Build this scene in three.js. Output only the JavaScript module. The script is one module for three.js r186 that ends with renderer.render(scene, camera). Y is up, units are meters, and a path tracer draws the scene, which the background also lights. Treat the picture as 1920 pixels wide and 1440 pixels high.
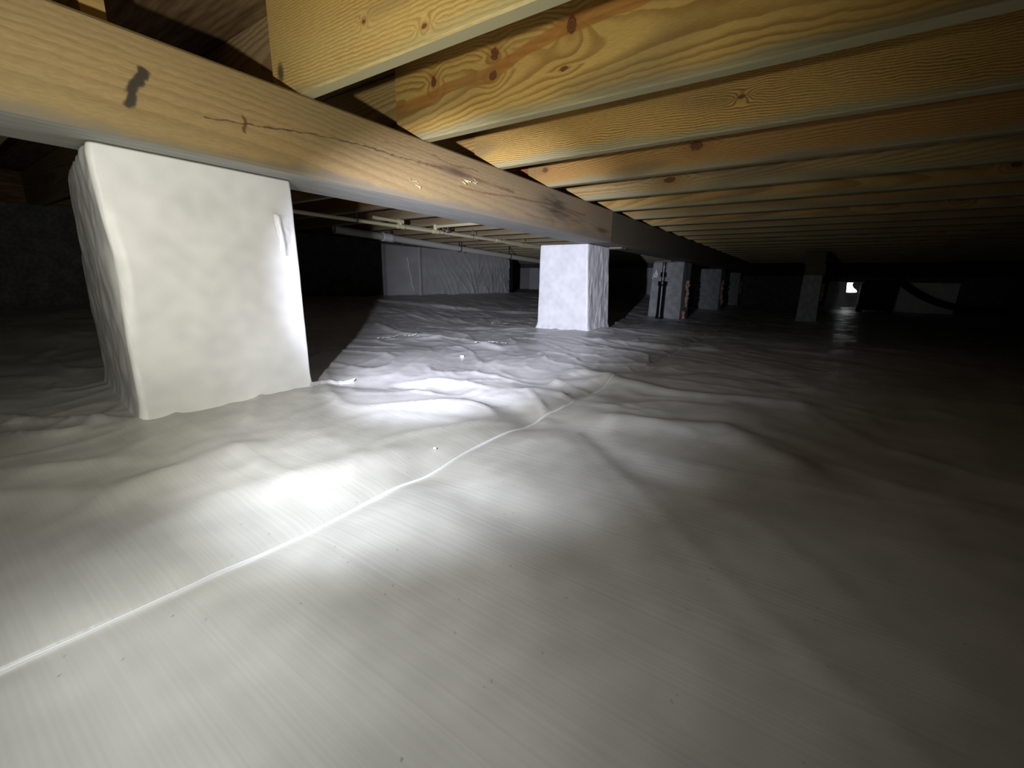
import * as THREE from 'three';
import { RoundedBoxGeometry } from 'three/addons/geometries/RoundedBoxGeometry.js';
import { mergeGeometries } from 'three/addons/utils/BufferGeometryUtils.js';
import { createNoise2D, createNoise3D } from 'simplex-noise';

// ---------------------------------------------------------------- camera, sky, lights, exposure
const scene = new THREE.Scene();
const camera = new THREE.PerspectiveCamera(83.73, 4 / 3, 0.02, 60);
camera.position.set(0, 0.33, 0);
camera.rotation.set(-0.23609, 0.59878, 0.0193, 'YXZ');

const renderer = new THREE.WebGLRenderer({ antialias: true });
renderer.toneMapping = THREE.LinearToneMapping;
renderer.toneMappingExposure = 1.0;
renderer.shadowMap.enabled = true;
renderer.shadowMap.type = THREE.PCFSoftShadowMap;

scene.background = new THREE.Color(0.93, 0.95, 1.0);      // overcast daylight outside the one opening in the far wall
scene.backgroundIntensity = 6;

// the hand torch of the person taking the photograph, held low to the left of the camera: one reflector, its hot spot and wider spill
const TORCH = new THREE.Vector3(-0.40, 0.375, 0.04);
function lobe(color, intensity, angle, penumbra, azimuth, elevation) {
  const l = new THREE.SpotLight(color, intensity, 0, angle, penumbra, 2);
  l.position.copy(TORCH);
  l.target.position.set(TORCH.x - Math.sin(azimuth) * Math.cos(elevation), TORCH.y + Math.sin(elevation), TORCH.z - Math.cos(azimuth) * Math.cos(elevation));
  l.castShadow = true; l.shadow.mapSize.set(2048, 2048); l.shadow.bias = -0.0005; l.shadow.radius = 0.6;
  l.name = 'torch_light';
  scene.add(l, l.target);
}
const D = Math.PI / 180;
lobe(new THREE.Color(0.77, 0.79, 1.0), 33, 25 * D, 1.0, 27.5 * D, -4 * D);
lobe(new THREE.Color(0.87, 0.91, 1.0), 3.0, 41 * D, 0.88, 19 * D, -20 * D);
lobe(new THREE.Color(1.0, 0.97, 0.84), 2.2, 67 * D, 1.0, 41 * D, 14 * D);
lobe(new THREE.Color(0.98, 1.0, 0.97), 0.54, 55 * D, 1.0, -8 * D, -52 * D);
lobe(new THREE.Color(0.98, 1.0, 0.94), 0.26, 52 * D, 1.0, 70 * D, -32 * D);

// ---------------------------------------------------------------- seeded helpers
const rng = (s) => () => { s = (s + 0x6d2b79f5) | 0; let t = Math.imul(s ^ (s >>> 15), 1 | s); t = (t + Math.imul(t ^ (t >>> 7), 61 | t)) ^ t; return ((t ^ (t >>> 14)) >>> 0) / 4294967296; };
const n2 = createNoise2D(rng(11)), n2b = createNoise2D(rng(23)), n3 = createNoise3D(rng(37));
const clamp = (x, a = 0, b = 1) => Math.min(b, Math.max(a, x));
const sst = (a, b, x) => { const t = clamp((x - a) / (b - a)); return t * t * (3 - 2 * t); };
const lerp = (a, b, t) => a + (b - a) * t;
const mix3 = (a, b, t) => [lerp(a[0], b[0], t), lerp(a[1], b[1], t), lerp(a[2], b[2], t)];
function segDist(px, py, a, b) {
  const dx = b[0] - a[0], dy = b[1] - a[1], t = clamp(((px - a[0]) * dx + (py - a[1]) * dy) / (dx * dx + dy * dy || 1e-9));
  return Math.hypot(px - a[0] - dx * t, py - a[1] - dy * t);
}
function lineDist(px, py, pts) { let d = 1e9; for (let i = 0; i + 1 < pts.length; i++) d = Math.min(d, segDist(px, py, pts[i], pts[i + 1])); return d; }
const used = new Map();
function numbered(name) { const k = used.get(name) || 0; used.set(name, k + 1); return k ? `${name}_${String(k).padStart(3, '0')}` : name; }
function tag(o, label, category, group) { o.userData.label = label; o.userData.category = category; if (group) o.userData.group = group; return o; }
function mesh(name, geometry, material, parent = scene) {
  const m = new THREE.Mesh(geometry, material);
  m.name = parent === scene ? numbered(name) : name; m.castShadow = m.receiveShadow = true; parent.add(m); return m;
}
function struct(name, geometry, material) { const m = mesh(name, geometry, material); m.userData.kind = 'structure'; return m; }
function thing(name, label, category, [x, y, z] = [0, 0, 0], group) {
  const g = new THREE.Group(); g.name = numbered(name); g.position.set(x, y, z); scene.add(g); return tag(g, label, category, group);
}
function texture(w, h, fn, srgb = true) {                 // fn(u, v) -> [r, g, b] in 0..1
  const a = new Uint8Array(w * h * 4);
  for (let j = 0; j < h; j++) for (let i = 0; i < w; i++) {
    const c = fn((i + 0.5) / w, (j + 0.5) / h), o = (j * w + i) * 4;
    a[o] = clamp(c[0]) * 255; a[o + 1] = clamp(c[1]) * 255; a[o + 2] = clamp(c[2]) * 255; a[o + 3] = 255;
  }
  const t = new THREE.DataTexture(a, w, h); t.wrapS = t.wrapT = THREE.MirroredRepeatWrapping; t.magFilter = THREE.LinearFilter; t.minFilter = THREE.LinearMipmapLinearFilter; t.generateMipmaps = true;
  if (srgb) t.colorSpace = THREE.SRGBColorSpace; t.needsUpdate = true; return t;
}

// ---------------------------------------------------------------- sizes of the place (metres, floor near the camera at y = 0)
const BEAM_X = -1.103, BEAM_W = 0.212, BEAM_Y0 = 0.579, JOIST_Y0 = 0.7665, JOIST_H = 0.235, JOIST_T = 0.038, SP = 0.4064, Z1 = -0.6797;
const DECK = JOIST_Y0 + JOIST_H, BACK_Z = -10.2, LEFT_X = -4.4, RIGHT_X = 3.2, FRONT_Z = 1.6, FAR_LEFT_X = -8.5, LEFT_END = -6.3;

// ---------------------------------------------------------------- wood
const JL = 3.2, JV = 0.30;                                // one joist texture covers 3.2 m by 0.30 m: face 0..0.235, underside above it
function woodTexture(seed, o) {
  const A = createNoise2D(rng(seed)), B = createNoise2D(rng(seed + 100));
  const knots = o.knots || [], pale = o.pale, dark = o.dark;
  const H = o.H || JV, face = o.face || JOIST_H, W = o.W || JL;
  return texture(o.px || 2048, o.py || 256, (tu, tv) => {
    const u = tu * W, v = tv * H;
    const under = v > face;
    let F, knotMix = 0, halo = 0, kr = 0;
    const vv = v + (o.wave ?? 0.006) * A(u * 1.7, v * 3) + (o.ripple ?? 0.0016) * B(u * 9, v * 14) + 0.0009 * A(u * 26, v * 40);
    const d = vv - o.centre;
    F = (d * d / (2 * o.curve) + u * o.slope + 0.02 * A(u * 0.5 + 7, v * 2) + (o.lines || 0) * vv) / o.ring;
    for (const k of knots) {
      const du = (u - k[0]) / (k[2] * (k[4] || 1.6)), dv = (v - k[1]) / k[2], q = du * du + dv * dv;
      F += (k[5] ?? 3.2) * Math.exp(-q / 7) * (dv < 0 ? -1 : 1);
      const e = q + 0.35 * B(u * 60, v * 60);
      if (e < 1) { knotMix = Math.max(knotMix, 1 - sst(0.55, 1, e)); kr = Math.sqrt(q); }
      halo = Math.max(halo, Math.exp(-q / 3) * (k[3] ?? 1));
    }
    const fr = F - Math.floor(F), late = sst(0.35, 0.86, fr) * (1 - sst(0.93, 1, fr));
    const broad = 0.5 + 0.5 * A(u * 1.1 + 3, v * 5);
    let c = mix3(pale, o.pale2 || pale, broad);
    c = mix3(c, dark, late * (o.contrast ?? 0.62) * (0.75 + 0.25 * B(u * 3, v * 8)));
    const fibre = 1 + 0.05 * A(u * 22, v * 420) + 0.035 * B(u * 60, v * 900);
    c = [c[0] * fibre, c[1] * fibre, c[2] * fibre];
    if (o.resin) {
      const cen = o.resin(u), w = o.resinW(u), q = Math.abs(v - cen + 0.004 * A(u * 8, 2));
      c = mix3(c, mix3([0.72, 0.50, 0.22], [0.62, 0.40, 0.15], 0.5 + 0.5 * A(u * 6, v * 60)), 0.75 * (1 - sst(w * (v > cen ? 0.5 : 0.85), w, q)));
    }
    c = mix3(c, [0.58, 0.37, 0.16], 0.45 * halo);
    if (knotMix) { const r = 0.5 + 0.5 * Math.sin(kr * 16); c = mix3(c, mix3([0.34, 0.19, 0.09], [0.5, 0.3, 0.14], r), knotMix * 0.9); }
    const grime = (o.grime ?? 0.7) * (1 - sst(0.006, 0.036, v + 0.01 * A(u * 2.5, 9)));
    const g = under ? 0.75 : grime;
    c = mix3(c, [0.60, 0.60, 0.49], g);
    const patch = sst(0.25, 0.8, A(u * 1.4 + 40, v * 6)) * (o.dirt ?? 0.35) * (1 - sst(0.08, 0.2, v));
    c = mix3(c, [0.42, 0.38, 0.29], patch);
    if (o.extra) c = o.extra(u, v, c, A, B);
    return c;
  });
}
function woodMaterial(seed, o, rough = 0.72) { return new THREE.MeshStandardMaterial({ map: woodTexture(seed, o), roughness: rough, metalness: 0 }); }
const UX = 1.3;                                           // x = -1.3 is u = 0 on the right-hand joists
const K = (x, y, r, h, s, f) => [x + UX, y - JOIST_Y0, r, h, s, f];
const pine = { pale: [0.82, 0.69, 0.38], pale2: [0.79, 0.65, 0.35], dark: [0.50, 0.34, 0.12] };
const jm = [
  woodMaterial(1, { ...pine, pale: [0.80, 0.70, 0.44], centre: -0.20, curve: 0.25, slope: 0.05, ring: 0.0075, ripple: 0.0008, wave: 0.003, contrast: 0.45, knots: [K(-0.855, 0.85, 0.004), K(-0.68, 0.795, 0.005)], grime: 0.35,
    extra: (u, v, c) => mix3(c, [0.30, 0.24, 0.17], 0.8 * (1 - sst(0.004, 0.016, Math.hypot((u - 0.112) * 0.8, (v - 0.062) * 0.5)))) }),
  woodMaterial(2, { ...pine, centre: 0.10, curve: 0.13, slope: 0.02, ring: 0.0075, ripple: 0.003, contrast: 0.58,
    knots: [K(-1.053, 0.918, 0.017, 1, 0.7, 2), K(-0.820, 0.936, 0.020, 1, 0.75, 2), K(-0.825, 0.886, 0.013, 1, 1.2, 2), K(-0.585, 0.942, 0.022, 1, 0.7, 2), K(-0.60, 0.852, 0.006, 0.5, 2.6, 0.8)],
    resin: (u) => 0.098 + 0.092 * sst(0.0, 0.9, u) - 0.02 * Math.exp(-((u - 0.48) ** 2) / 0.01) + 0.02 * sst(0.9, 1.6, u), resinW: (u) => 0.019 + 0.007 * Math.sin(u * 9 + 0.6) + 0.012 * Math.exp(-((u - 0.47) ** 2) / 0.006) }),
  woodMaterial(3, { ...pine, centre: -0.30, curve: 0.30, slope: 0.05, ring: 0.0078, ripple: 0.0035, wave: 0.004, contrast: 0.85, dark: [0.45, 0.27, 0.10], knots: [K(-0.25, 0.85, 0.006)] }),
  woodMaterial(4, { ...pine, pale: [0.74, 0.58, 0.31], pale2: [0.70, 0.55, 0.30], dark: [0.5, 0.3, 0.12], centre: 0.16, curve: 0.16, slope: 0.03, ring: 0.006, contrast: 0.6, knots: [K(-1.13, 0.842, 0.012, 1, 1.4), K(-0.457, 0.85, 0.018, 1, 1.5)] }),
  woodMaterial(5, { ...pine, pale: [0.74, 0.64, 0.42], pale2: [0.70, 0.60, 0.40], centre: 0.11, curve: 0.12, slope: 0.03, ring: 0.008, contrast: 0.5, knots: [K(-0.66, 0.825, 0.014, 1, 2.2)] }),
  woodMaterial(6, { ...pine, pale: [0.76, 0.61, 0.36], pale2: [0.70, 0.58, 0.36], centre: 0.3, curve: 0.2, slope: 0.02, ring: 0.007, contrast: 0.5, knots: [[1.4, 0.1, 0.012], [2.6, 0.16, 0.014]] }),
  woodMaterial(7, { ...pine, pale: [0.72, 0.57, 0.34], centre: 0.05, curve: 0.15, slope: 0.03, ring: 0.0075, contrast: 0.55, knots: [[0.7, 0.12, 0.013], [1.9, 0.06, 0.012]] }),
];
const leftDry = woodMaterial(8, { pale: [0.66, 0.57, 0.42], pale2: [0.60, 0.51, 0.38], dark: [0.40, 0.30, 0.18], centre: 0.12, curve: 0.14, slope: 0.03, ring: 0.008, contrast: 0.55, knots: [[0.9, 0.1, 0.012], [2.2, 0.15, 0.012]] });
const leftRed = woodMaterial(9, { pale: [0.68, 0.42, 0.24], pale2: [0.60, 0.38, 0.22], dark: [0.38, 0.2, 0.1], centre: 0.2, curve: 0.2, slope: 0.02, ring: 0.007, contrast: 0.5 });

// a sawn board along x with eased arrises; v runs up the +z face, then the other faces follow, underside last
function boardGeo(len, h, t, e, u0, W = JL, V = JV) {
  const P = [[e, 0], [h - e, 0], [h, -e], [h, -t + e], [h - e, -t], [e, -t], [0, -t + e], [0, -e]];   // (y, z)
  const vs = [[e, h - e], [h - e, h], [h - 0.05, h - 0.02], [h - e, h], [h - e, e], [e, 0], [h + 0.004, h + 0.004 + t], [0, e]];
  const pos = [], uv = [], idx = [];
  const N = Math.max(1, Math.ceil(len / 0.5));
  P.forEach((p, k) => {
    const q = P[(k + 1) % 8], base = pos.length / 3;
    for (let i = 0; i <= N; i++) {
      const x = len * i / N;
      pos.push(x, p[0], p[1], x, q[0], q[1]);
      uv.push((x + u0) / W, vs[k][0] / V, (x + u0) / W, vs[k][1] / V);
    }
    for (let i = 0; i < N; i++) { const a = base + 2 * i; idx.push(a, a + 2, a + 1, a + 1, a + 2, a + 3); }
  });
  for (const [x, flip] of [[0, 0], [len, 1]]) {
    const base = pos.length / 3;
    P.forEach((p) => { pos.push(x, p[0], p[1]); uv.push((u0 + x - p[1]) / W, p[0] / V); });
    for (let k = 1; k < 7; k++) flip ? idx.push(base, base + k + 1, base + k) : idx.push(base, base + k, base + k + 1);
  }
  const g = new THREE.BufferGeometry();
  g.setAttribute('position', new THREE.Float32BufferAttribute(pos, 3)); g.setAttribute('uv', new THREE.Float32BufferAttribute(uv, 2)); g.setIndex(idx);
  const f = g.toNonIndexed(); f.computeVertexNormals();
  const nrm = f.getAttribute('normal'), pp = f.getAttribute('position');       // turn every face outwards
  for (let i = 0; i < pp.count; i += 3) {
    const cy = (pp.getY(i) + pp.getY(i + 1) + pp.getY(i + 2)) / 3 - h / 2, cz = (pp.getZ(i) + pp.getZ(i + 1) + pp.getZ(i + 2)) / 3 + t / 2, cx = (pp.getX(i) + pp.getX(i + 1) + pp.getX(i + 2)) / 3 - len / 2;
    const s = Math.abs(nrm.getX(i)) > 0.9 ? nrm.getX(i) * cx : nrm.getY(i) * cy + nrm.getZ(i) * cz;
    if (s < 0) {
      const u = f.getAttribute('uv'), sw = (a, n) => { for (let c = 0; c < n; c++) { const x = a.array[(i + 1) * n + c]; a.array[(i + 1) * n + c] = a.array[(i + 2) * n + c]; a.array[(i + 2) * n + c] = x; } };
      sw(pp, 3); sw(u, 2);
    }
  }
  f.computeVertexNormals();
  return f;
}

// ---------------------------------------------------------------- plastic liner
const scuff = texture(1024, 1024, (u, v) => {
  const row = n2(v * 190, 3) * 0.5 + n2(v * 420 + 9, u * 1.5) * 0.4 + 0.35 * n2(v * 90, u * 3);
  const fine = n2b(u * 5, v * 700) * 0.35;
  const g = 0.5 + 0.22 * (row + fine) + 0.05 * n2b(u * 60, v * 60);
  return [g, g, g];
}, false);
const linerTint = texture(1024, 1024, (u, v) => {
  const b = 0.035 * n2(u * 5, v * 5) + 0.02 * n2b(u * 18, v * 18) + 0.012 * n2(v * 260, u * 2.5);
  const speck = n2b(u * 130, v * 130) > 0.965 ? -0.16 : 0;
  const g = 0.735 + b + speck; return [g, g * 0.998, g * 0.975];
});
const floorLiner = new THREE.MeshPhysicalMaterial({ map: linerTint, bumpMap: scuff, bumpScale: 0.0005, roughness: 0.4, specularIntensity: 0.8, metalness: 0, side: THREE.DoubleSide });
const pierTint = texture(512, 512, (u, v) => { const g = 0.86 + 0.025 * n2(u * 4, v * 4) + 0.02 * n2b(u * 12, v * 12); return [g, g, g * 0.995]; });
const pierBump = texture(512, 512, (u, v) => { const g = 0.5 + 0.2 * n2(u * 6, v * 6) + 0.14 * n2b(u * 17, v * 17) + 0.04 * n2(u * 70, v * 70); return [g, g, g]; }, false);
const pierLiner = new THREE.MeshPhysicalMaterial({ map: pierTint, bumpMap: pierBump, bumpScale: 0.0012, roughness: 0.5, side: THREE.DoubleSide });
const wallLinerMat = new THREE.MeshPhysicalMaterial({ map: linerTint, bumpMap: pierBump, bumpScale: 0.004, roughness: 0.45, side: THREE.DoubleSide });
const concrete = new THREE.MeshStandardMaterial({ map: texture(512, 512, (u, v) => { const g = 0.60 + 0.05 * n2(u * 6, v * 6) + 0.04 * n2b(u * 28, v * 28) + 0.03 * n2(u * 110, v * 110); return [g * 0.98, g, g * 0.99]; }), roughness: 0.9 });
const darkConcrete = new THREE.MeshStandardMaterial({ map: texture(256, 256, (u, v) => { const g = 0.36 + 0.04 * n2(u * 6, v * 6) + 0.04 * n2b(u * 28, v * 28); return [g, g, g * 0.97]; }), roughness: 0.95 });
const plyMat = new THREE.MeshStandardMaterial({ map: texture(512, 512, (u, v) => { const g = 0.08 * n2(u * 3, v * 40) + 0.04 * n2b(u * 10, v * 90); return [0.46 + g, 0.36 + g, 0.24 + g * 0.8]; }), roughness: 0.9 });
const gloss = new THREE.MeshPhysicalMaterial({ color: 0xf1f2f4, roughness: 0.25, side: THREE.DoubleSide });

// folds that the sheet shows, as lines on the floor (x, z): [height, half width, points]
const FOLDS = [
  [0.0034, 0.008, [[-0.40, -0.86], [-0.30, -0.76], [-0.14, -0.60], [-0.06, -0.51], [0.03, -0.44], [0.11, -0.37], [0.2, -0.28]]],
  [0.0022, 0.008, [[-0.09, -0.68], [-0.02, -0.65], [0.07, -0.56], [0.10, -0.51], [0.22, -0.42]]],
  [-0.008, 0.045, [[-0.49, -0.94], [-0.32, -0.82], [-0.21, -0.73], [-0.14, -0.72]]],
  [-0.009, 0.055, [[-0.55, -0.51], [-0.39, -0.48], [-0.27, -0.46], [-0.21, -0.47]]],
  [0.010, 0.035, [[-0.95, -0.02], [-0.91, -0.07], [-0.83, -0.14], [-0.84, -0.20], [-0.87, -0.30], [-0.87, -0.36]]],
  [0.0012, 0.005, [[-0.45, -0.13], [-0.42, -0.14], [-0.38, -0.16], [-0.34, -0.18]]],
  [0.008, 0.040, [[-0.67, -0.16], [-0.68, -0.24], [-0.67, -0.35], [-0.63, -0.51]]],
  [-0.014, 0.060, [[-1.21, -0.80], [-0.94, -0.95], [-0.64, -0.92], [-0.50, -0.85]]],
  [0.020, 0.05, [[-4.0, -2.5], [-3.65, -2.85], [-3.1, -3.1], [-2.5, -3.5], [-2.1, -3.9]]],
  [0.012, 0.030, [[-0.65, -1.23], [-0.55, -1.36], [-0.49, -1.58], [-0.40, -1.94]]],
  [0.016, 0.050, [[-0.96, -2.33], [-0.60, -2.33], [-0.41, -2.43]]],
  [0.012, 0.040, [[-0.68, -1.42], [-0.33, -1.35], [0.02, -1.44]]],
  [0.014, 0.045, [[-0.36, -0.97], [-0.13, -1.05], [0.01, -0.93]]],
  [0.012, 0.03, [[-2.4, -1.9], [-2.0, -1.75], [-1.6, -1.85], [-1.25, -1.7]]],
  [0.055, 0.06, [[0.1, -9.95], [0.45, -9.88], [0.9, -9.95]]],
  [0.010, 0.02, [[-1.6, -0.05], [-1.35, -0.20], [-1.23, -0.28]]],
];
function ridge(x, y, noise, p) { return Math.pow(1 - Math.abs(noise(x, y)), p); }
const edgeX = (z) => -0.528 + 0.012 * n2(z * 1.1 + 4, 0.5) + 0.006 * n2b(z * 3.5, 1.5) + 0.012 * sst(-0.85, -1.2, z) - 0.02 * sst(-1.3, -2.4, z);
function floorY(x, z) {
  let y = 0.12 * sst(-1.9, -4.1, x) * sst(1.5, -1.5, z) - 0.07 * sst(-2.9, -5.1, z) * sst(-2.2, -1.2, x);
  y -= 0.03 * sst(0.3, 2.4, x);
  const near = Math.hypot(x + 0.1, z + 0.1);
  const a = lerp(0.16, 1, sst(0.35, 1.15, near));
  const wx = x + 0.12 * n2b(x * 0.9, z * 0.9), wz = z + 0.12 * n2b(x * 0.9 + 30, z * 0.9);
  y += a * (0.008 * n2(wx * 1.5, wz * 1.7) + 0.0032 * n2b(wx * 3.6 + 5, wz * 3.9));
  const q = lerp(1, 0.5, sst(-0.7, -0.2, x));
  y += a * q * 0.008 * ridge(wx * 1.5 + wz * 0.8, wz * 2.6 - wx * 1.1 + 8, n2, 7);
  y += a * q * 0.004 * ridge(wx * 3.4 - wz * 1.6 + 3, wz * 3.0 + wx * 0.7, n2b, 9);
  y += a * 0.0022 * ridge(wx * 6.5 + 2, wz * 8.5, n2, 8) * sst(-0.2, 0.5, n2b(x * 1.3, z * 1.3));
  y += 0.0006 * n2(x * 9, z * 9) * a;
  y -= 0.011 * Math.exp(-Math.abs(x - edgeX(z)) / 0.028) * sst(-3.5, -2.0, z);
  y += 0.005 * n2(x * 1.6, z * 7.5) * sst(-5.5, -7, z) + 0.003 * n2b(x * 3, z * 13) * sst(-5.5, -7, z);
  for (const [h, w, pts] of FOLDS) {
    const d = lineDist(x, z, pts);
    if (d < w * 3.5) y += h * Math.exp(-(d * d) / (w * w)) ;
  }
  return y;
}
function spaced(list) {                                    // [[from, step], ..., [to]] -> coordinates
  const out = [];
  for (let i = 0; i + 1 < list.length; i++) { const a = list[i][0], b = list[i + 1][0], n = Math.max(1, Math.round(Math.abs(b - a) / list[i][1])); for (let k = 0; k < n; k++) out.push(lerp(a, b, k / n)); }
  out.push(list[list.length - 1][0]); return out;
}
function gridGeo(xs, zs, at, uvAt) {
  const pos = [], uv = [], idx = [], n = xs.length;
  for (const z of zs) for (const x of xs) { const p = at(x, z); pos.push(...p); uv.push(...(uvAt ? uvAt(x, z) : [p[0] / 1.3, p[2] / 1.3])); }
  for (let j = 0; j + 1 < zs.length; j++) for (let i = 0; i + 1 < n; i++) { const a = j * n + i; idx.push(a, a + 1, a + n, a + 1, a + n + 1, a + n); }
  const g = new THREE.BufferGeometry();
  g.setAttribute('position', new THREE.Float32BufferAttribute(pos, 3)); g.setAttribute('uv', new THREE.Float32BufferAttribute(uv, 2)); g.setIndex(idx); g.computeVertexNormals(); return g;
}
// ground under everything, one sheet of liner wall to wall
{
  const xs = spaced([[RIGHT_X, 0.08], [1.4, 0.014], [-0.9, 0.03], [-1.9, 0.06], [FAR_LEFT_X, 1]]), zs = spaced([[BACK_Z, 0.03], [-6, 0.035], [-3.2, 0.014], [0.6, 0.06], [FRONT_Z, 1]]);
  const g = gridGeo(xs.reverse(), zs, (x, z) => [x, floorY(x, z) - 0.03 * sst(0.03, 0.08, edgeX(z) - x) * sst(-6.1, -5.9, z), z]);
  const f = struct('floor', g, floorLiner);
  f.userData.label = 'grey plastic ground liner covering the crawl space floor';
  const slab = new THREE.BoxGeometry(RIGHT_X - FAR_LEFT_X + 0.6, 0.3, FRONT_Z - BACK_Z + 0.6); slab.translate((RIGHT_X + FAR_LEFT_X) / 2, -0.32, (FRONT_Z + BACK_Z) / 2);
  struct('floor_ground', slab, darkConcrete);
}
// the second sheet, lapped over the first, its edge running along the girder
{
  const zs = spaced([[-6.0, 0.035], [-3.2, 0.014], [0.6, 0.06], [1.55, 1]]), ss = spaced([[0, 0.003], [0.012, 0.004], [0.06, 0.014], [1.35, 0.03], [2.4, 0.06], [4.36 - 0.52, 1]]).map((s) => s);
  const g = gridGeo(ss, zs, (s, z) => {
    const ex = edgeX(z), x = Math.max(ex - s, LEFT_X + 0.04), lift = 0.0028 + 0.0008 * Math.exp(-s / 0.010);
    return [x, floorY(x, z) + lift - (s === 0 ? lift + 0.001 : s < 0.006 ? 0.0012 : 0), z];
  });
  const idx = g.getIndex().array; for (let i = 0; i < idx.length; i += 3) { const t = idx[i + 1]; idx[i + 1] = idx[i + 2]; idx[i + 2] = t; } g.computeVertexNormals();
  const sheet = tag(mesh('liner_sheet', g, floorLiner), 'overlapping grey plastic liner sheet whose long seam edge runs along the floor under the girder', 'plastic sheet');
  const hw = [0, 0.0009, 0.0020, 0.0032, 0.0042], hy = [-0.001, 0.0042, 0.0052, 0.0044, 0.0022];   // the rounded cut edge, its bright line put into a paler colour
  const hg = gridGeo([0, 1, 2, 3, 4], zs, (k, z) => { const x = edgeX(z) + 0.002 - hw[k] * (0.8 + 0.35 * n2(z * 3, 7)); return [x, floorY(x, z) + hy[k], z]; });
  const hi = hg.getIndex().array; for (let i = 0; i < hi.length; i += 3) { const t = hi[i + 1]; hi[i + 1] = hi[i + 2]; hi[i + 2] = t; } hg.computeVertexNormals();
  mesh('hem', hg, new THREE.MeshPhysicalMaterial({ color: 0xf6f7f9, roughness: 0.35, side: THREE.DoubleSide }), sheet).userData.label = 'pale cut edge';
}

// ---------------------------------------------------------------- shell
function box(x0, x1, y0, y1, z0, z1) {
  const g = new THREE.BoxGeometry(x1 - x0, y1 - y0, z1 - z0); g.translate((x0 + x1) / 2, (y0 + y1) / 2, (z0 + z1) / 2);
  const p = g.attributes.position, n = g.attributes.normal, u = g.attributes.uv;
  for (let i = 0; i < p.count; i++) { const ax = Math.abs(n.getX(i)) > 0.5, ay = Math.abs(n.getY(i)) > 0.5; u.setXY(i, ax ? p.getZ(i) : p.getX(i), ay ? p.getZ(i) : p.getY(i)); }
  return g;
}
struct('ceiling', box(FAR_LEFT_X - 0.2, RIGHT_X + 0.2, DECK, DECK + 0.05, BACK_Z - 0.3, FRONT_Z + 0.2), plyMat);
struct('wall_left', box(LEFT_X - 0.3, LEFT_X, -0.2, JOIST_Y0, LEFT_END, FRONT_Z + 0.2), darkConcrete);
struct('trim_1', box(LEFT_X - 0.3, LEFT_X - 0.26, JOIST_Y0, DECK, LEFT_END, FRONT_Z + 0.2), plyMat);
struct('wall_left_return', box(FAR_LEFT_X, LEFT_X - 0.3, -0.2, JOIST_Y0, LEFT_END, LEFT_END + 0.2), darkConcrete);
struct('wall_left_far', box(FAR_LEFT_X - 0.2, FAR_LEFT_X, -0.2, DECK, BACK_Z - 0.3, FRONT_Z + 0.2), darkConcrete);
{
  const s = new THREE.Shape([[BACK_Z - 0.3, -0.2], [FRONT_Z + 0.2, -0.2], [FRONT_Z + 0.2, DECK], [BACK_Z - 0.3, DECK]].map((p) => new THREE.Vector2(-p[0], p[1])));
  s.holes.push(new THREE.Path([[9.3, 0.3], [9.3, 0.40], [9.55, 0.40], [9.55, 0.3]].map((p) => new THREE.Vector2(...p))));   // an added vent out of view, letting light onto the back liner
  const g = new THREE.ExtrudeGeometry(s, { depth: 0.2, bevelEnabled: false }); g.rotateY(Math.PI / 2); g.translate(RIGHT_X, 0, 0);
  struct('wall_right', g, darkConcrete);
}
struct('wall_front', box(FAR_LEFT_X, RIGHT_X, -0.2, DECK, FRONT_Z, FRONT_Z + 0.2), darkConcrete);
{
  const s = new THREE.Shape([[FAR_LEFT_X, -0.2], [RIGHT_X, -0.2], [RIGHT_X, DECK], [FAR_LEFT_X, DECK]].map((p) => new THREE.Vector2(...p)));
  s.holes.push(new THREE.Path([[0.46, 0.225], [0.46, 0.415], [0.68, 0.415], [0.68, 0.225]].map((p) => new THREE.Vector2(...p))));
  const g = new THREE.ExtrudeGeometry(s, { depth: 0.07, bevelEnabled: false }); g.translate(0, 0, BACK_Z - 0.07);
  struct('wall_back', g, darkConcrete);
  struct('trim_2', box(-2.0, RIGHT_X, 0.52, JOIST_Y0, BACK_Z, BACK_Z + 0.04), new THREE.MeshStandardMaterial({ color: 0x2a2723, roughness: 0.9 }));
  // ground outside the opening
  struct('ground_outside', box(-6, 6, -0.4, 0.1, BACK_Z - 8, BACK_Z - 0.08), concrete);
}

// ---------------------------------------------------------------- girder
const GW = 3.7, GV = 0.40;                                 // texture: 3.7 m long, face 0..0.1875 then underside to 0.40
const blackMark = [[0.363, 0.702], [0.352, 0.680], [0.340, 0.664], [0.334, 0.640]], brownMark = [[0.537, 0.673], [0.538, 0.655], [0.535, 0.643]];
const crack = [[0.456, 0.650], [0.576, 0.665], [0.691, 0.681], [0.85, 0.692], [1.02, 0.692], [1.17, 0.699]], crack2 = [[0.93, 0.722], [1.10, 0.731], [1.226, 0.719], [1.36, 0.729]];
const knotA = [[1.06, 0.694], [1.12, 0.697], [1.20, 0.700], [1.35, 0.697], [1.6, 0.694]], streakA = [[1.26, 0.657], [1.40, 0.657], [1.59, 0.674], [1.86, 0.687], [2.3, 0.69]], streakB = [[1.7, 0.62], [1.95, 0.615]];
const up = (pts) => pts.map(([z, y]) => [z, y - BEAM_Y0]);
const G = { a: up(blackMark), b: up(brownMark), c: up(crack), d: up(crack2), k: up(knotA), s: up(streakA), s2: up(streakB) };
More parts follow.
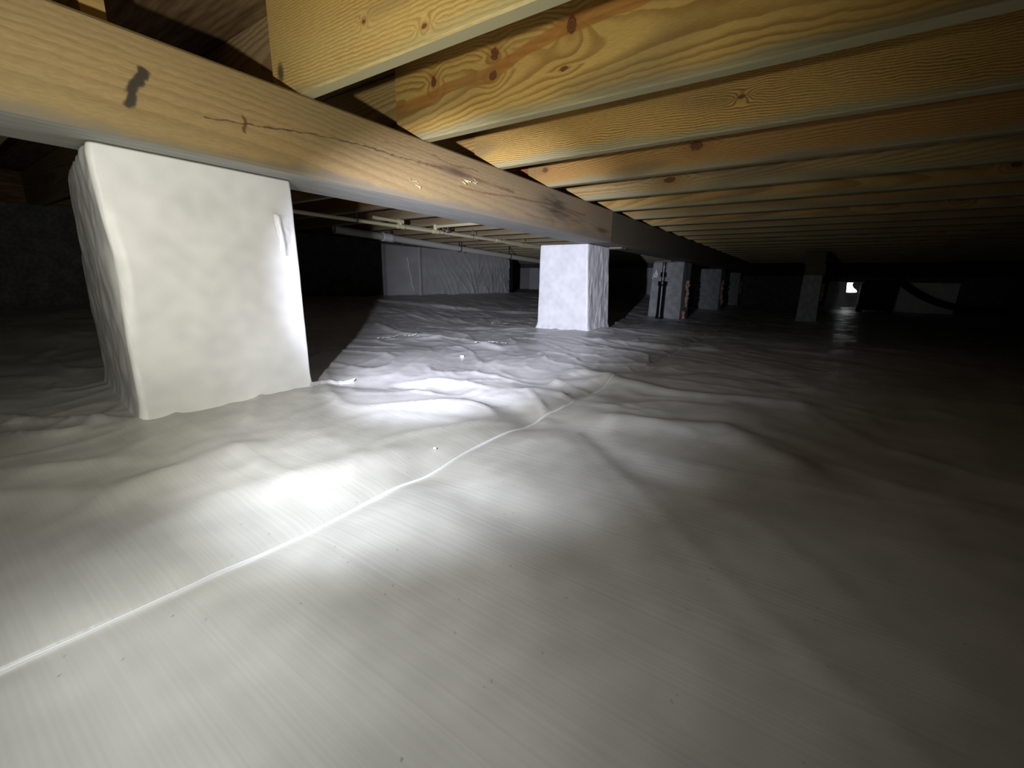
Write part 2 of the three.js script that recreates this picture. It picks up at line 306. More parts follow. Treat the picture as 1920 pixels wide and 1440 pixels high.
function girderExtra(marks) {
  return (u, v, c, A, B) => {
    const z = u - 0.9;                                      // metres beyond the camera along the girder
    const face = 0.1875;
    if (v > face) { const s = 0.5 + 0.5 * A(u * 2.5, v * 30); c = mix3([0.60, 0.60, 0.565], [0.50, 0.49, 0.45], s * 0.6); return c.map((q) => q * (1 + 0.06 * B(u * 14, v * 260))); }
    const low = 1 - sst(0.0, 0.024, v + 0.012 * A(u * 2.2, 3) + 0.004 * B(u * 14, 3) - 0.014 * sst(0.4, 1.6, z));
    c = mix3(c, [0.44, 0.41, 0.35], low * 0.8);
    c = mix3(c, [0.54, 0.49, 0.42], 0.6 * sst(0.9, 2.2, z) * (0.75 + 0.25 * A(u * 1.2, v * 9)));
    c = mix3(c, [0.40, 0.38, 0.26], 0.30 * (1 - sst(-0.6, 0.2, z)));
    if (!marks) return c;
    const ln = (pts, w, col, m) => { const d = lineDist(z + 0.004 * A(u * 20, v * 40), v + 0.002 * B(u * 30, v * 60), pts); if (d < w) c = mix3(c, col, m * (1 - sst(w * 0.45, w, d))); };
    ln(G.a, 0.0085 + 0.005 * Math.abs(A(u * 40, v * 30)), [0.16, 0.14, 0.12], 0.85); ln(G.b, 0.006, [0.33, 0.22, 0.13], 0.75);
    const wk = 0.55 + 0.45 * A(u * 6, 4); ln(G.c, 0.0018, [0.24, 0.17, 0.10], 0.4 + 0.4 * wk); ln(G.d, 0.003, [0.30, 0.21, 0.13], 0.45 * wk);
    ln(G.k, 0.009, [0.36, 0.25, 0.17], 0.55 * wk); ln(G.s, 0.005, [0.40, 0.25, 0.17], 0.6 * (1 - 0.4 * wk)); ln(G.s2, 0.005, [0.46, 0.32, 0.22], 0.35);
    const st = Math.exp(-((z - 1.95) ** 2) / 0.012) * Math.exp(-((v - 0.11) ** 2) / 0.0022); c = mix3(c, [0.30, 0.27, 0.20], clamp(1.25 * st * (0.65 + 0.55 * A(u * 5, v * 60))));
    const st2 = Math.exp(-((z - 2.1) ** 2) / 0.02) * Math.exp(-((v - 0.085) ** 2) / 0.0009); c = mix3(c, [0.35, 0.22, 0.16], clamp(0.8 * st2 * (0.5 + 0.6 * A(u * 4, v * 90))));
    const st3 = Math.exp(-((z - 2.55) ** 2) / 0.006) * Math.exp(-((v - 0.055) ** 2) / 0.0002); c = mix3(c, [0.32, 0.22, 0.15], 0.7 * st3);
    const kn = Math.exp(-((z - 1.24) ** 2) / 0.004) * Math.exp(-((v - 0.122) ** 2) / 0.0002); c = mix3(c, [0.30, 0.22, 0.17], 0.7 * kn);
    return c;
  };
}
const girderOpt = { pale: [0.61, 0.515, 0.345], pale2: [0.55, 0.475, 0.32], dark: [0.42, 0.325, 0.19], centre: 0.03, curve: 0.22, slope: 0.022, ring: 0.0062, contrast: 0.32, wave: 0.004, grime: 0, dirt: 0.12, W: GW, H: GV, face: 0.1875 };
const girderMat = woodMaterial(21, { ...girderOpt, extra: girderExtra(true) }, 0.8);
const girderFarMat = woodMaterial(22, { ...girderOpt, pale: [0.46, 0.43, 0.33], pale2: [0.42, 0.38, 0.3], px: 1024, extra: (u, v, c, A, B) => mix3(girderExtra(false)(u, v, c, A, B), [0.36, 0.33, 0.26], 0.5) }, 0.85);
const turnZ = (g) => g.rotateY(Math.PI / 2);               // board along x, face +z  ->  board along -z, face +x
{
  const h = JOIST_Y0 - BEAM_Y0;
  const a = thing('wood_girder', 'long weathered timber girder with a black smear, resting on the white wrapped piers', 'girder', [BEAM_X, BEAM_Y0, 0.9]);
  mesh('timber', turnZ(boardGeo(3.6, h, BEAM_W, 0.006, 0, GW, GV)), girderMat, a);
  const chip = new THREE.MeshStandardMaterial({ color: 0xcbbf8a, roughness: 0.9 });
  for (const [z, y, n, s] of [[-1.283, 0.681, 9, 1], [-1.34, 0.69, 6, 0.8], [-1.036, 0.628, 5, 0.7]]) {   // torn wood fibres standing out of the face
    const R = rng(Math.round(-z * 1000)), list = [];
    for (let k = 0; k < n; k++) { const c = new THREE.ConeGeometry(0.0018 * s, 0.03 * s + 0.02 * R(), 5); c.rotateX(0.9 * (R() - 0.2) + 1.2); c.rotateY(R() * 1.4 - 0.7); c.translate(0.003, y - BEAM_Y0 + (R() - 0.5) * 0.014, z - 0.9 + (R() - 0.5) * 0.04); list.push(c); }
    mesh('splinter', mergeGeometries(list), chip, a);
  }
  const b = thing('wood_girder', 'darker far timber girder beginning at the butt joint above the second pier', 'girder', [BEAM_X - 0.004, BEAM_Y0, -2.704]);
  mesh('timber', turnZ(boardGeo(BACK_Z * -1 - 2.71, h, BEAM_W, 0.006, 0, GW, GV)), girderFarMat, b);
}

// ---------------------------------------------------------------- joists
const ORD = ['first', 'second', 'third', 'fourth', 'fifth', 'sixth', 'seventh', 'eighth', 'ninth', 'tenth', 'eleventh', 'twelfth', 'thirteenth', 'fourteenth', 'fifteenth', 'sixteenth', 'seventeenth', 'eighteenth', 'nineteenth', 'twentieth', 'twenty-first', 'twenty-second', 'twenty-third', 'twenty-fourth', 'twenty-fifth'];
const LOOK = ['fine slanting grain, nearest at the top', 'brown resin streak and round knots', 'tight wavy dark grain lines', 'orange tone and one dark knot', 'greyer tone with a flat spike knot'];
const RL = RIGHT_X - 0.01 + 1.225;
const rightGeo = boardGeo(RL, JOIST_H, JOIST_T, 0.004, UX - 1.225);
for (let k = 0; k < 24; k++) {
  const m = k < 5 ? jm[k] : jm[5 + (k * 7 % 3 === 0 ? 0 : k % 2)];
  const o = mesh('floor_joist', rightGeo, m);
  o.position.set(-1.225, JOIST_Y0, Z1 - SP * k);
  tag(o, k < 5 ? `${ORD[k]} right-hand floor joist, with ${LOOK[k]}` : `${ORD[k]} floor joist from the nearest, right of the girder${k > 9 ? ', far back in the dark' : ''}`, 'joist', 'floor joists right of the girder');
}
{
  const nearLen = LEFT_X * -1 + 0.26 - 1.205, farLen = -FAR_LEFT_X - 0.01 - 1.205;
  const gNear = boardGeo(nearLen, JOIST_H, JOIST_T, 0.004, 0.2), gFar = boardGeo(farLen, JOIST_H, JOIST_T, 0.004, 0.2);
  for (let k = -1; k < 23; k++) {
    const z = Z1 - SP * k - JOIST_T - 0.001, far = z < LEFT_END - 0.02;
    const o = mesh('floor_joist', far ? gFar : gNear, k === 3 ? leftRed : k === 0 ? leftDry : k < 3 ? jm[k === 1 ? 4 : 6] : leftDry);
    o.position.set(-1.205 - (far ? farLen : nearLen), JOIST_Y0, z);
    tag(o, k < 0 ? 'nearest left-hand floor joist, at the upper left corner of the photo' : k === 0 ? 'shadowed brown left-hand joist lapped behind the first right-hand one' : `left-hand floor joist lapped behind the ${ORD[k]} right-hand one`, 'joist', 'floor joists left of the girder');
  }
}

// ---------------------------------------------------------------- wrapped piers
// a draped column: rounded rectangle rings from floor to girder, pushed in and out where the sheet bulges
function pierGeo(o) {
  const rows = o.rows || 70, per = 44, pos = [], uv = [], idx = [];
  for (let j = 0; j <= rows; j++) {
    const t = j / rows, y = lerp(o.y0, o.y1, t), b = o.at(t), rr = b.rs || [0, 0, 0, 0].map(() => b.r ?? 0.015);
    const topPull = o.roundTop ? o.roundTop * Math.pow(clamp((t - 0.955) / 0.045), 2) : 0;
    const x0 = b.x0 + topPull, x1 = b.x1 - topPull * 0.2, z0 = b.z0 + topPull * 0.3, z1 = b.z1 - topPull;   // x1 faces the aisle, z1 faces the camera
    const cs = [[x1 - rr[0], z1 - rr[0], 0], [x0 + rr[1], z1 - rr[1], 90], [x0 + rr[2], z0 + rr[2], 180], [x1 - rr[3], z0 + rr[3], 270]];   // corner centres, start angle (0 = +x, 90 = +z)
    let n = 0, len = 0;
    const ring = [];
    cs.forEach((c, q) => {
      for (let k = 0; k <= 8; k++) { const a = (c[2] + 90 * k / 8) * D; ring.push([c[0] + rr[q] * Math.cos(a), c[1] + rr[q] * Math.sin(a), Math.cos(a), Math.sin(a), q]); }
      const e = cs[(q + 1) % 4], rn = rr[(q + 1) % 4], a = (c[2] + 90) * D, nx = Math.cos(a), nz = Math.sin(a);
      for (let k = 1; k < per; k++) ring.push([lerp(c[0] + rr[q] * nx, e[0] + rn * nx, k / per), lerp(c[1] + rr[q] * nz, e[1] + rn * nz, k / per), nx, nz, q + 0.5]);
    });
    ring.push(ring[0]);
    ring.forEach((p, i) => {
      const side = p[4], amp = typeof o.amp === 'function' ? o.amp(side) : o.amp;
      const cx = i === ring.length - 1 ? ring[0] : p;
      let d = amp * (n3(cx[0] * 7 + o.seed, y * 5, cx[1] * 7) * 0.6 + 0.5 * n3(cx[0] * 16, y * 9 + o.seed, cx[1] * 16) + (o.folds ? o.folds(side) : 0.9) * Math.pow(1 - Math.abs(n3(cx[0] * 9, y * 3.2 - o.seed, cx[1] * 9)), 8));
      d += (o.skirt || 0) * Math.pow(1 - clamp((y - 0.0) / 0.05), 2) * (1 + 0.25 * n3(cx[0] * 25, o.seed, cx[1] * 25));
      if (o.bump) d += o.bump(cx[0], y, cx[1], side);
      if (o.skew) p = [p[0], p[1] + o.skew * (x1 - p[0]) * clamp((p[1] - z0) / (z1 - z0)), p[2], p[3], p[4]];
      if (t > 0.995) d = Math.min(d, 0.002);
      pos.push(p[0] + p[2] * d, y, p[1] + p[3] * d);
      if (i) len += Math.hypot(p[0] - ring[i - 1][0], p[1] - ring[i - 1][1]);
      uv.push(i / (ring.length - 1) * 2.2, y / 0.7); n++;
    });
    o.n = n;
  }
  const n = o.n;
  for (let j = 0; j < rows; j++) for (let i = 0; i + 1 < n; i++) { const a = j * n + i; idx.push(a, a + n, a + 1, a + 1, a + n, a + n + 1); }
  const top = rows * n, ci = pos.length / 3; let sx = 0, sz = 0;
  for (let i = 0; i + 1 < n; i++) { sx += pos[(top + i) * 3]; sz += pos[(top + i) * 3 + 2]; }
  pos.push(sx / (n - 1), o.y1, sz / (n - 1)); uv.push(0, 0);
  for (let i = 0; i + 1 < n; i++) idx.push(top + i, ci, top + i + 1);
  const g = new THREE.BufferGeometry();
  g.setAttribute('position', new THREE.Float32BufferAttribute(pos, 3)); g.setAttribute('uv', new THREE.Float32BufferAttribute(uv, 2)); g.setIndex(idx); g.computeVertexNormals();
  const N = g.attributes.normal;                            // close the seam of the ring
  for (let j = 0; j <= rows; j++) { const a = j * n, b = a + n - 1, v = new THREE.Vector3(N.getX(a) + N.getX(b), N.getY(a) + N.getY(b), N.getZ(a) + N.getZ(b)).normalize(); N.setXYZ(a, v.x, v.y, v.z); N.setXYZ(b, v.x, v.y, v.z); }
  return g;
}
function patchGeo(nu, nv, at) {                             // small loose piece of film
  const pos = [], uv = [], idx = [];
  for (let j = 0; j <= nv; j++) for (let i = 0; i <= nu; i++) { pos.push(...at(i / nu, j / nv)); uv.push(i / nu * 0.1, j / nv * 0.2); }
  for (let j = 0; j < nv; j++) for (let i = 0; i < nu; i++) { const a = j * (nu + 1) + i; idx.push(a, a + 1, a + nu + 1, a + 1, a + nu + 2, a + nu + 1); }
  const g = new THREE.BufferGeometry(); g.setAttribute('position', new THREE.Float32BufferAttribute(pos, 3)); g.setAttribute('uv', new THREE.Float32BufferAttribute(uv, 2)); g.setIndex(idx); g.computeVertexNormals(); return g;
}
{
  const p = thing('block_pier', 'large nearest pier under the girder, smoothly wrapped in white plastic liner', 'pier', [0, 0, 0]);
  const backX = [[0, -1.815], [0.24, -1.78], [0.365, -1.75], [0.385, -1.69], [0.394, -1.685], [0.49, -1.66], [0.579, -1.61]];
  const bx = (y) => { for (let i = 0; i + 1 < backX.length; i++) if (y <= backX[i + 1][0]) return lerp(backX[i][1], backX[i + 1][1], clamp((y - backX[i][0]) / (backX[i + 1][0] - backX[i][0]))); return -1.61; };
  mesh('liner_wrap', pierGeo({ y0: -0.02, y1: 0.578, seed: 3.1, rows: 110, roundTop: 0.005, skirt: 0.008, folds: (s) => (s === 3.5 || s === 0 || s === 3 ? 0 : 0.4), skew: -0.125,
    amp: (s) => (s === 1.5 || s === 2.5 ? 0.006 : s === 0.5 ? 0.004 : 0.0012),
    at: (t) => { const y = lerp(-0.02, 0.579, t); return { x0: bx(y), x1: lerp(-1.218, -1.19, t), z0: lerp(-0.705, -0.68, t), z1: lerp(-0.293, -0.276, t), rs: [0.013 + 0.006 * Math.exp(-((y - 0.33) ** 2) / 0.004), 0.02, 0.015, 0.007] }; },
    bump: (x, y, z, s) => (s >= 0 && s <= 1 ? -0.010 * Math.exp(-((y - 0.33) ** 2) / 0.014) * Math.exp(-((x + 1.21) ** 2 + (z + 0.28) ** 2) / 0.0012) : 0) }), pierLiner, p);
  mesh('folded_flap', patchGeo(14, 22, (u, v) => {
    const y = lerp(0.385, 0.487, v), z = lerp(-0.633 - 0.007 * Math.cos(v * 3.1), -0.681 - 0.004 * (1 - v), u), out = 0.0035 + 0.009 * Math.exp(-(((u - 0.16) / 0.16) ** 2)) * (0.4 + 0.6 * Math.sin(v * 2.7)) * (v > 0.96 ? 0.6 : 1) + 0.0012 * n2(u * 3, v * 4) * (1 - u);
    return [lerp(-1.200, -1.193, v) + (u < 0.02 ? 0.001 : out) - 0.006 * u * u, y, z];
  }), pierLiner, p);
  mesh('seam_tape', patchGeo(10, 26, (u, v) => {            // the curl of film at the far foot
    const a = v * 1.25, x = -1.205 - 0.018 * Math.sin(v * 3), z = -0.690 - 0.155 * v;
    return [x + 0.010 * (u - 0.5), 0.003 + 0.016 * u * (1 - v) + 0.016 * v * v * u + floorY(x, z), z];
  }), pierLiner, p);
}
{
  const p = thing('block_pier', 'second pier under the girder joint, wrapped in bright white plastic with a shaded crinkled side', 'pier', [0, 0, 0]);
  mesh('liner_wrap', pierGeo({ y0: -0.04, y1: 0.578, seed: 8.4, rows: 90, roundTop: 0.002, skirt: 0.014, amp: (s) => (s === 3.5 ? 0.0042 : 0.0016), folds: (s) => (s === 3.5 ? 0.8 : 0.1),
    at: (t) => ({ x0: lerp(-1.655, -1.628, t), x1: lerp(-1.243, -1.262, t), z0: lerp(-3.11, -3.07, t), z1: lerp(-2.735, -2.70, t), r: 0.014 }) }), pierLiner, p);
  mesh('wood_shim', box(-1.31, -1.17, 0.567, 0.579, -3.16, -3.06), girderFarMat, p);
}
// bare piers further along the girder, each with crumpled film added for orange glints
const film = new THREE.MeshPhysicalMaterial({ color: 0xf0bfa4, roughness: 0.25, metalness: 0.25, side: THREE.DoubleSide });  // orange of the glints put into the film colour
const whitePaint = new THREE.MeshStandardMaterial({ color: 0xe8e8ea, roughness: 0.7 });
function filmGeo(seed, w, h) {
  const R = rng(seed), o = R() * 50;
  return patchGeo(12, 30, (u, v) => { const wob = 0.012 * n2(v * 3 + o, 1); return [0.006 + 0.045 * Math.abs(n2b(u * 4 + o, v * 6)) * Math.sin(Math.PI * u) + 0.010 * n2(u * 9, v * 14 + o), v * h, (u - 0.5) * w * (0.25 + 0.95 * Math.abs(n2(v * 5 + o, 8))) + wob]; });
}
function barePier(name, label, [x0, x1, z0, z1], y0, y1, films, group) {
  const p = thing(name, label, 'pier', [(x0 + x1) / 2, y0, (z0 + z1) / 2], group);
  const hx = (x1 - x0) / 2, hz = (z1 - z0) / 2, h = (y1 - y0);
  mesh('block_column', pierGeo({ y0: 0, y1: h, seed: z0 * 3, rows: 30, amp: 0.0025, at: (t) => ({ x0: -hx - 0.012 * (1 - t), x1: hx + 0.012 * (1 - t), z0: -hz, z1: hz + 0.01 * (1 - t), r: 0.012 }) }), concrete, p);
  films.forEach(([fy, fz, w, hh, s]) => { const f = mesh('glint_film', filmGeo(s, w, hh), film, p); f.position.set(hx + 0.004, fy, fz); });
  return p;
}
const pier3 = barePier('block_pier', 'grey pier right behind the steel jack post, with white paint daubs', [-1.565, -1.225, -5.50, -5.13], -0.09, 0.578, [[0.16, -0.02, 0.15, 0.30, 5], [0.02, 0.05, 0.12, 0.10, 9]]);
for (const pts of [[[-0.14, 0.53], [-0.125, 0.585], [-0.108, 0.53], [-0.098, 0.508], [-0.135, 0.512], [-0.14, 0.53]], [[-0.165, 0.47], [-0.157, 0.505], [-0.15, 0.50], [-0.156, 0.47]], [[-0.152, 0.498], [-0.148, 0.522], [-0.12, 0.517], [-0.105, 0.496], [-0.125, 0.492]]]) {
  const g = new THREE.ExtrudeGeometry(new THREE.Shape(pts.map((q) => new THREE.Vector2(...q))), { depth: 0.002, bevelEnabled: false }); g.translate(0, 0, 0.1985);
  mesh('paint_daub', g, whitePaint, pier3);
}
barePier('block_pier', 'dim grey pier directly beyond the jack post pier, with added orange glint film', [-1.605, -1.235, -7.95, -7.58], -0.10, 0.578, [[0.2, 0.08, 0.12, 0.3, 15], [0.12, -0.02, 0.1, 0.16, 17]]);
barePier('block_pier', 'very dark last pier at the far end of the girder, beside the back wall', [-1.62, -1.235, -10.1, -9.72], -0.10, 0.578, [[0.25, 0.1, 0.1, 0.26, 25]]);
{
  const p = barePier('block_pier', 'narrow dark greenish pier standing alone to the left of the bright opening', [-0.125, 0.06, -6.56, -6.2], -0.11, 0.47, [[0.28, 0.02, 0.12, 0.2, 35]]);
  for (const [y, d] of [[0.545, 0.01], [0.545 + 0.148, -0.008]]) { const c = mesh('timber_cap', boardGeo(0.2, 0.1475, 0.2, 0.004, 1.2), girderFarMat, p); c.position.set(-0.1 + d, y, 0.1); }
}

// ---------------------------------------------------------------- steel jack post in front of the third pier
{
  const steel = new THREE.MeshStandardMaterial({ color: 0x34363a, roughness: 0.32, metalness: 0.85 }), bright = new THREE.MeshStandardMaterial({ color: 0x9a9a96, roughness: 0.35, metalness: 0.9 });
  const x = -1.415, z = -5.04, y0 = -0.08;
  const p = thing('support_jack', 'adjustable dark steel jack post with a screw head, standing before the third pier', 'jack post', [x, y0, z]);
  const lathe = (pts, seg = 28) => new THREE.LatheGeometry(pts.map((q) => new THREE.Vector2(...q)), seg);
  mesh('base_plate', new RoundedBoxGeometry(0.13, 0.012, 0.13, 2, 0.003).translate(0, 0.006, 0), steel, p);
  mesh('post_tube', lathe([[0, 0.012], [0.044, 0.012], [0.044, 0.05], [0.039, 0.055], [0.039, 0.40], [0.041, 0.405], [0, 0.405]]), steel, p);
  mesh('collar', lathe([[0.039, 0.385], [0.047, 0.39], [0.05, 0.43], [0.046, 0.438], [0, 0.438]]), steel, p);
  const th = [[0, 0.438], [0.017, 0.438]]; for (let k = 0; k < 14; k++) th.push([0.017, 0.44 + k * 0.011], [0.020, 0.4445 + k * 0.011], [0.017, 0.449 + k * 0.011]); th.push([0.017, 0.645], [0, 0.645]);
  mesh('screw', lathe(th, 20), bright, p);
  mesh('nut', new THREE.CylinderGeometry(0.032, 0.032, 0.05, 6).translate(0, 0.51, 0), steel, p);
  mesh('top_plate', new RoundedBoxGeometry(0.16, 0.012, 0.12, 2, 0.003).translate(0, 0.651, 0.0), bright, p);
}

// ---------------------------------------------------------------- liner sheets on the far left wall and on the back wall
function hangGeo(len, h0, h1, seed, amp) {                   // along local x, hanging in local y, out along +z
  return patchGeo(Math.round(len / 0.02), 40, (u, v) => {
    const x = u * len, y = lerp(h0, h1, v), s = x * 2.4 + y * (0.7 + 1.0 * n2(x * 0.5 + seed, 3)) + 0.15 * n2b(x * 1.3 + seed, y * 1.5);
    const tent = (0.25 + 0.75 * (1 - v)) * (0.35 + 0.65 * sst(0.2, 1.2, x)), hem = 0.022 * Math.exp(-((x - 0.02) ** 2) / 0.0006);
    return [x, y, 0.012 + hem + amp * tent * (0.7 * Math.pow(1 - Math.abs(n2(s * 1.9 + seed, y * 1.2)), 6) + 0.5 * Math.pow(1 - Math.abs(n2b(x * 4.4 - y * 3.6 + seed, y * 1.4)), 8) + 0.35 * n2(x * 2 + seed, y * 3)) + 0.03 * Math.pow(1 - clamp((y - h0) / 0.07), 2)];
  });
}
{
  const a = thing('wall_liner', 'wrinkled grey liner sheet hung on the left foundation wall beyond the girder', 'plastic sheet', [LEFT_X, 0.08, -4.16]);
  mesh('sheet', hangGeo(2.12, 0, 0.66, 4.5, 0.026).rotateY(Math.PI / 2), wallLinerMat, a);
  const b = thing('wall_liner', 'flat liner sheet with a white bead of sealant, left of the wrinkled wall sheet', 'plastic sheet', [LEFT_X, 0.08, -3.55]);
  mesh('sheet', hangGeo(0.64, 0, 0.655, 17.5, 0.008).rotateY(Math.PI / 2).translate(0.01, 0, 0), wallLinerMat, b);  // stops at the pier shadow edge; the bare dark wall deepens that shade
  const pts = [], R = rng(5); for (let k = 0; k <= 16; k++) pts.push(new THREE.Vector3(0.042 + 0.004 * R(), 0.52 - k * 0.026, -0.39 - 0.012 * Math.sin(k * 0.9) * R() - k * 0.006));
  const bead = new THREE.TubeGeometry(new THREE.CatmullRomCurve3(pts), 70, 0.006, 7);
  const bp = bead.attributes.position; for (let i = 0; i < bp.count; i++) { const s = 0.5 + 0.7 * Math.abs(n2(bp.getY(i) * 22, 4)); bp.setX(i, 0.042 + (bp.getX(i) - 0.042) * s); }
  mesh('sealant_bead', bead, gloss, b);
  tag(mesh('dark_gap_upright', box(LEFT_X - 0.12, LEFT_X + 0.02, 0.06, JOIST_Y0, LEFT_END - 0.075, LEFT_END - 0.005), new THREE.MeshStandardMaterial({ color: 0x14151a, roughness: 0.9 })), 'black upright added for the dark gap at the far end of the left liner', 'post');  // black piece added to stand for the dark gap here
  const c = thing('wall_liner', 'grey liner sheet on the distant back wall left of the second pier', 'plastic sheet', [-8.4, -0.02, BACK_Z + 0.002]);
  mesh('sheet', hangGeo(6.3, 0, 0.70, 31, 0.01), wallLinerMat, c);
  const d = thing('pilaster', 'pale wrapped pilaster standing out from the distant back wall', 'pilaster', [-6.2, -0.02, BACK_Z + 0.1]);
  mesh('liner_wrap', pierGeo({ y0: 0, y1: 0.70, seed: 40, rows: 24, amp: 0.003, at: () => ({ x0: -0.13, x1: 0.13, z0: -0.08, z1: 0.1, r: 0.012 }) }), pierLiner, d);
  // back wall on the right: torn round the opening
  const s = new THREE.Shape([[0.2, -0.08], [1.97, -0.08], [1.985, 0.43], [1.2, 0.432], [0.3, 0.432], [0.21, 0.43]].map((q) => new THREE.Vector2(...q)));
  s.holes.push(new THREE.Path([[0.484, 0.410], [0.492, 0.414], [0.575, 0.414], [0.563, 0.395], [0.566, 0.37], [0.582, 0.335], [0.604, 0.308], [0.630, 0.292], [0.652, 0.256], [0.640, 0.246], [0.560, 0.238], [0.497, 0.243]].map((q) => new THREE.Vector2(...q))));
  const e = thing('wall_liner', 'liner sheet on the right back wall, torn open round the bright daylight opening', 'plastic sheet', [0, 0, BACK_Z + 0.004]);
  mesh('sheet', new THREE.ExtrudeGeometry(s, { depth: 0.004, bevelEnabled: false }), pierLiner, e);
}

// ---------------------------------------------------------------- dark unit and hose by the opening
{
  const black = new THREE.MeshStandardMaterial({ color: 0x0d0c10, roughness: 0.85 });
  const fy = floorY(0.9, -9.6) - 0.01;
  const p = thing('equipment_unit', 'large black rounded unit silhouetted beside the bright opening', 'equipment', [0.885, fy, -9.62]);
  mesh('casing', new RoundedBoxGeometry(0.47, 0.46, 0.4, 5, 0.07).translate(0, 0.27, 0), black, p);
  mesh('lid', new RoundedBoxGeometry(0.40, 0.06, 0.34, 4, 0.025).translate(0, 0.505, 0), black, p);
  for (const [a, b] of [[-1, -1], [-1, 1], [1, -1], [1, 1]]) mesh('foot', new THREE.CylinderGeometry(0.03, 0.036, 0.07, 14).translate(a * 0.2, 0.03, b * 0.15), black, p);
  const c = new THREE.CatmullRomCurve3([[1.10, 0.475, -9.6], [1.18, 0.42, -9.62], [1.34, 0.30, -9.66], [1.55, 0.175, -9.7], [1.78, 0.085, -9.74], [2.05, 0.03, -9.78], [2.5, 0.02, -9.8]].map((q) => new THREE.Vector3(...q)));
  const g = new THREE.TubeGeometry(c, 260, 0.052, 16, false), P = g.attributes.position, q = new THREE.Vector3();
  for (let i = 0; i <= 260; i++) { c.getPointAt(i / 260, q); const s = 1 + 0.07 * Math.sin(i * 1.5); for (let k = 0; k <= 16; k++) { const n = i * 17 + k; P.setXYZ(n, q.x + (P.getX(n) - q.x) * s, q.y + (P.getY(n) - q.y) * s, q.z + (P.getZ(n) - q.z) * s); } }
  g.computeVertexNormals();
  tag(mesh('flexible_duct', g, black), 'black corrugated hose sagging to the floor in front of the back wall liner', 'hose');
}

// ---------------------------------------------------------------- pipes under the left joists
const cream = new THREE.MeshPhysicalMaterial({ color: 0xd8cfa6, roughness: 0.4 }), pvc = new THREE.MeshPhysicalMaterial({ color: 0xc9c6b8, roughness: 0.45 }), blackMetal = new THREE.MeshStandardMaterial({ color: 0x17171a, roughness: 0.6, metalness: 0.4 }), brass = new THREE.MeshStandardMaterial({ color: 0x8a8580, roughness: 0.4, metalness: 0.6 });
function tube(pts, r, bendy = false, seg = 10) {
  const v = pts.map((p) => new THREE.Vector3(...p));
  if (bendy) return new THREE.TubeGeometry(new THREE.CatmullRomCurve3(v), 60, r, seg);
  const path = new THREE.CurvePath(); for (let i = 0; i + 1 < v.length; i++) path.add(new THREE.LineCurve3(v[i], v[i + 1]));
  return mergeGeometries(path.curves.map((c) => new THREE.TubeGeometry(c, 1, r, seg)));
}
function fitting(p, q, r) { const a = new THREE.Vector3(...p), b = new THREE.Vector3(...q), l = a.distanceTo(b), g = new THREE.LatheGeometry([[r * 0.8, 0], [r, 0], [r * 1.04, l * 0.12], [r * 0.97, l * 0.2], [r * 0.97, l * 0.8], [r * 1.04, l * 0.88], [r, l], [r * 0.8, l]].map((k) => new THREE.Vector2(...k)), 16); const m = new THREE.Matrix4().makeRotationFromQuaternion(new THREE.Quaternion().setFromUnitVectors(new THREE.Vector3(0, 1, 0), b.clone().sub(a).normalize())); g.applyMatrix4(m); g.translate(...p); return g; }
{
  const X = -2.6, Y = 0.706, p = thing('water_pipe', 'long cream water pipe run with elbows and branches hung under the left joists', 'pipe', [0, 0, 0]);
  const r = 0.0125;
  mesh('main_pipe', tube([[X, Y, -1.2], [X, Y, -4.6]], r), cream, p);
  mesh('upper_pipe', tube([[X, 0.742, -2.06], [X, 0.742, -2.30]], r), cream, p);
  mesh('riser', tube([[X, 0.742, -2.30], [X, Y, -2.30]], r), cream, p);
  mesh('elbow', fitting([X, 0.742, -2.275], [X, 0.742, -2.325], 0.0165), cream, p);
  mesh('tee', fitting([X, Y, -2.265], [X, Y, -2.335], 0.0165), cream, p);
  mesh('parallel_pipe', tube([[X - 0.045, 0.722, -2.33], [X - 0.045, 0.722, -4.5]], r * 0.9), cream, p);
  mesh('branch_riser', tube([[X, Y, -2.665], [X, 0.745, -2.665]], r), cream, p);
  mesh('branch_pipe', tube([[X, 0.745, -2.665], [-1.36, 0.75, -2.665]], r), cream, p);
  mesh('tee', fitting([X, Y, -2.63], [X, Y, -2.70], 0.017), cream, p);
  mesh('elbow', fitting([X, 0.725, -2.665], [X, 0.76, -2.665], 0.0165), cream, p);
  mesh('tee', fitting([X, Y + 0.002, -3.48], [X, Y + 0.002, -3.55], 0.018), cream, p);
  mesh('sagging_pipe', tube([[X + 0.02, 0.70, -3.52], [X + 0.03, 0.690, -3.75], [X + 0.03, 0.683, -4.0], [X + 0.03, 0.690, -4.3], [X + 0.03, 0.695, -4.6]], 0.009, true), cream, p);
  const clampAt = (z, x, y) => { const g = new THREE.TorusGeometry(0.017, 0.004, 8, 20); g.translate(x, y, z); return mergeGeometries([g, tube([[x, y + 0.017, z], [x, JOIST_Y0 + 0.01, z]], 0.003)]); };
  for (const z of [-1.92, -2.75, -3.13, -3.95]) mesh('pipe_hanger', clampAt(z, X, Y), brass, p);
  const valve = thing('shutoff_valve', 'small grey shutoff valve beside the cream pipe branch', 'valve', [X + 0.03, 0.722, -2.78]);
  mesh('body', new THREE.SphereGeometry(0.018, 14, 10).scale(1, 1, 1.5), brass, valve);
  mesh('handle', new THREE.TorusGeometry(0.02, 0.005, 8, 18).rotateX(0.5).translate(0, 0.022, 0), blackMetal, valve);
  mesh('stem', new THREE.CylinderGeometry(0.005, 0.005, 0.03, 8).translate(0, 0.012, 0), brass, valve);
}
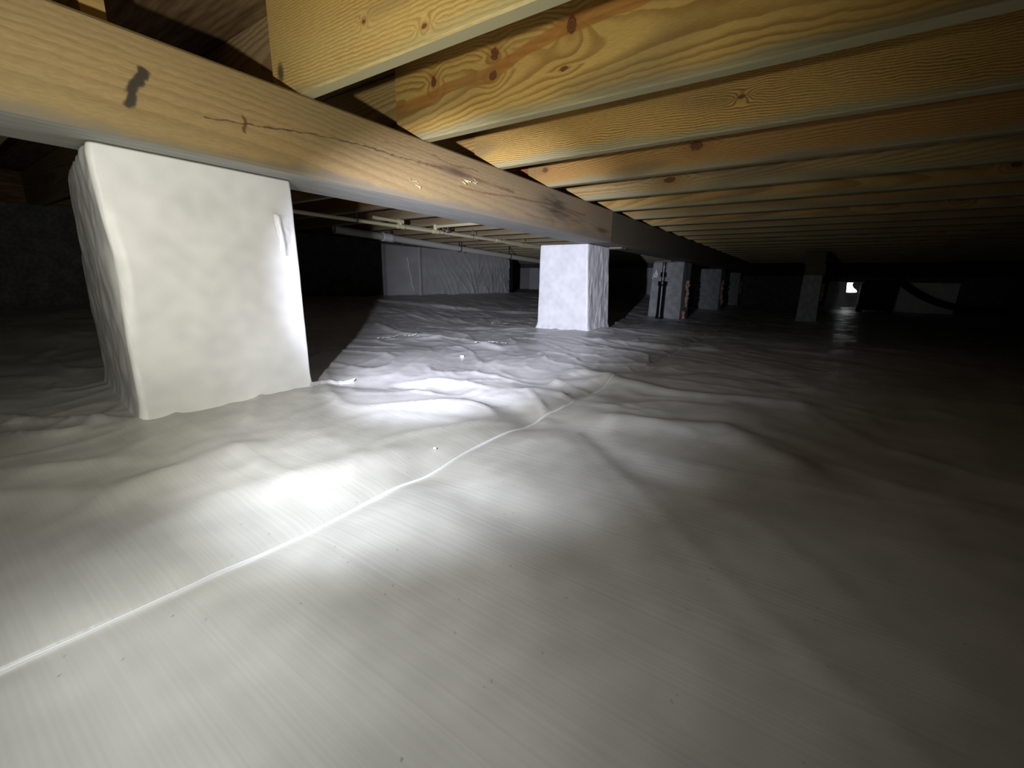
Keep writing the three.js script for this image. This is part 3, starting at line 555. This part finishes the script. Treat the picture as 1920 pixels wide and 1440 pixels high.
{
  const X = -3.5, at = (z) => 0.719 + (z + 2.92) * 0.0314, p = thing('drain_pipe', 'thick pale drain pipe with a coupling, sloping along in front of the left wall', 'pipe', [0, 0, 0]);
  mesh('pipe', tube([[X, at(-2.35), -2.35], [X, at(-6.6), -6.6]], 0.033, false, 18), pvc, p);
  mesh('coupling', fitting([X, at(-2.86), -2.86], [X, at(-2.99), -2.99], 0.041), gloss, p);
  for (const z of [-2.97, -3.98, -5.0]) { const g = new THREE.TorusGeometry(0.037, 0.005, 8, 26); g.translate(X, at(z), z); mesh('hanger_strap', mergeGeometries([g, tube([[X, at(z) + 0.037, z], [X, JOIST_Y0 + 0.02, z]], 0.006)]), blackMetal, p); }
}

// ---------------------------------------------------------------- scraps on the liner
function scrap(name, label, pts, w, seed) {
  const c = new THREE.CatmullRomCurve3(pts.map(([x, z]) => new THREE.Vector3(x, floorY(x, z) + 0.009, z)));
  const g = patchGeo(24, 4, (u, v) => { const q = c.getPointAt(u), t = c.getTangentAt(u), k = (v - 0.5) * w * (0.35 + 0.65 * Math.sin(0.25 + u * 2.6)); return [q.x - t.z * k, q.y + 0.006 * Math.abs(n2(u * 4 + seed, v)) + 0.004 * (v - 0.5) ** 2, q.z + t.x * k]; });
  tag(mesh(name, g, gloss), label, 'scrap');
}
scrap('plastic_scrap', 'curled white plastic scrap on the liner just beyond the first pier shadow', [[-1.96, -1.53], [-1.91, -1.60], [-1.92, -1.66], [-1.86, -1.71], [-1.87, -1.75]], 0.02, 2);
scrap('plastic_scrap', 'small white scrap lying left of the second pier foot', [[-1.99, -2.62], [-1.93, -2.66], [-1.90, -2.72]], 0.03, 5);
scrap('plastic_scrap', 'thin white sliver on the liner in the middle of the lit floor', [[-1.40, -1.70], [-1.34, -1.78], [-1.27, -1.80]], 0.012, 9);
{
  const pebble = (label, x, z, r) => { const g = new THREE.IcosahedronGeometry(r, 2), P = g.attributes.position; for (let i = 0; i < P.count; i++) { const s = 1 + 0.25 * n3(P.getX(i) / r, P.getY(i) / r, P.getZ(i) / r); P.setXYZ(i, P.getX(i) * s, P.getY(i) * s * 0.6, P.getZ(i) * s); } g.computeVertexNormals(); const m = mesh('debris_crumb', g, gloss); m.position.set(x, floorY(x, z) + 0.004 + r * 0.45, z); tag(m, label, 'crumb'); };
  pebble('white crumb in the middle of the lit liner between the two wrapped piers', -1.23, -1.41, 0.009);
  pebble('tiny pale crumb beside the liner seam near the middle of the photo', -0.58, -0.58, 0.0035);
}

renderer.render(scene, camera);
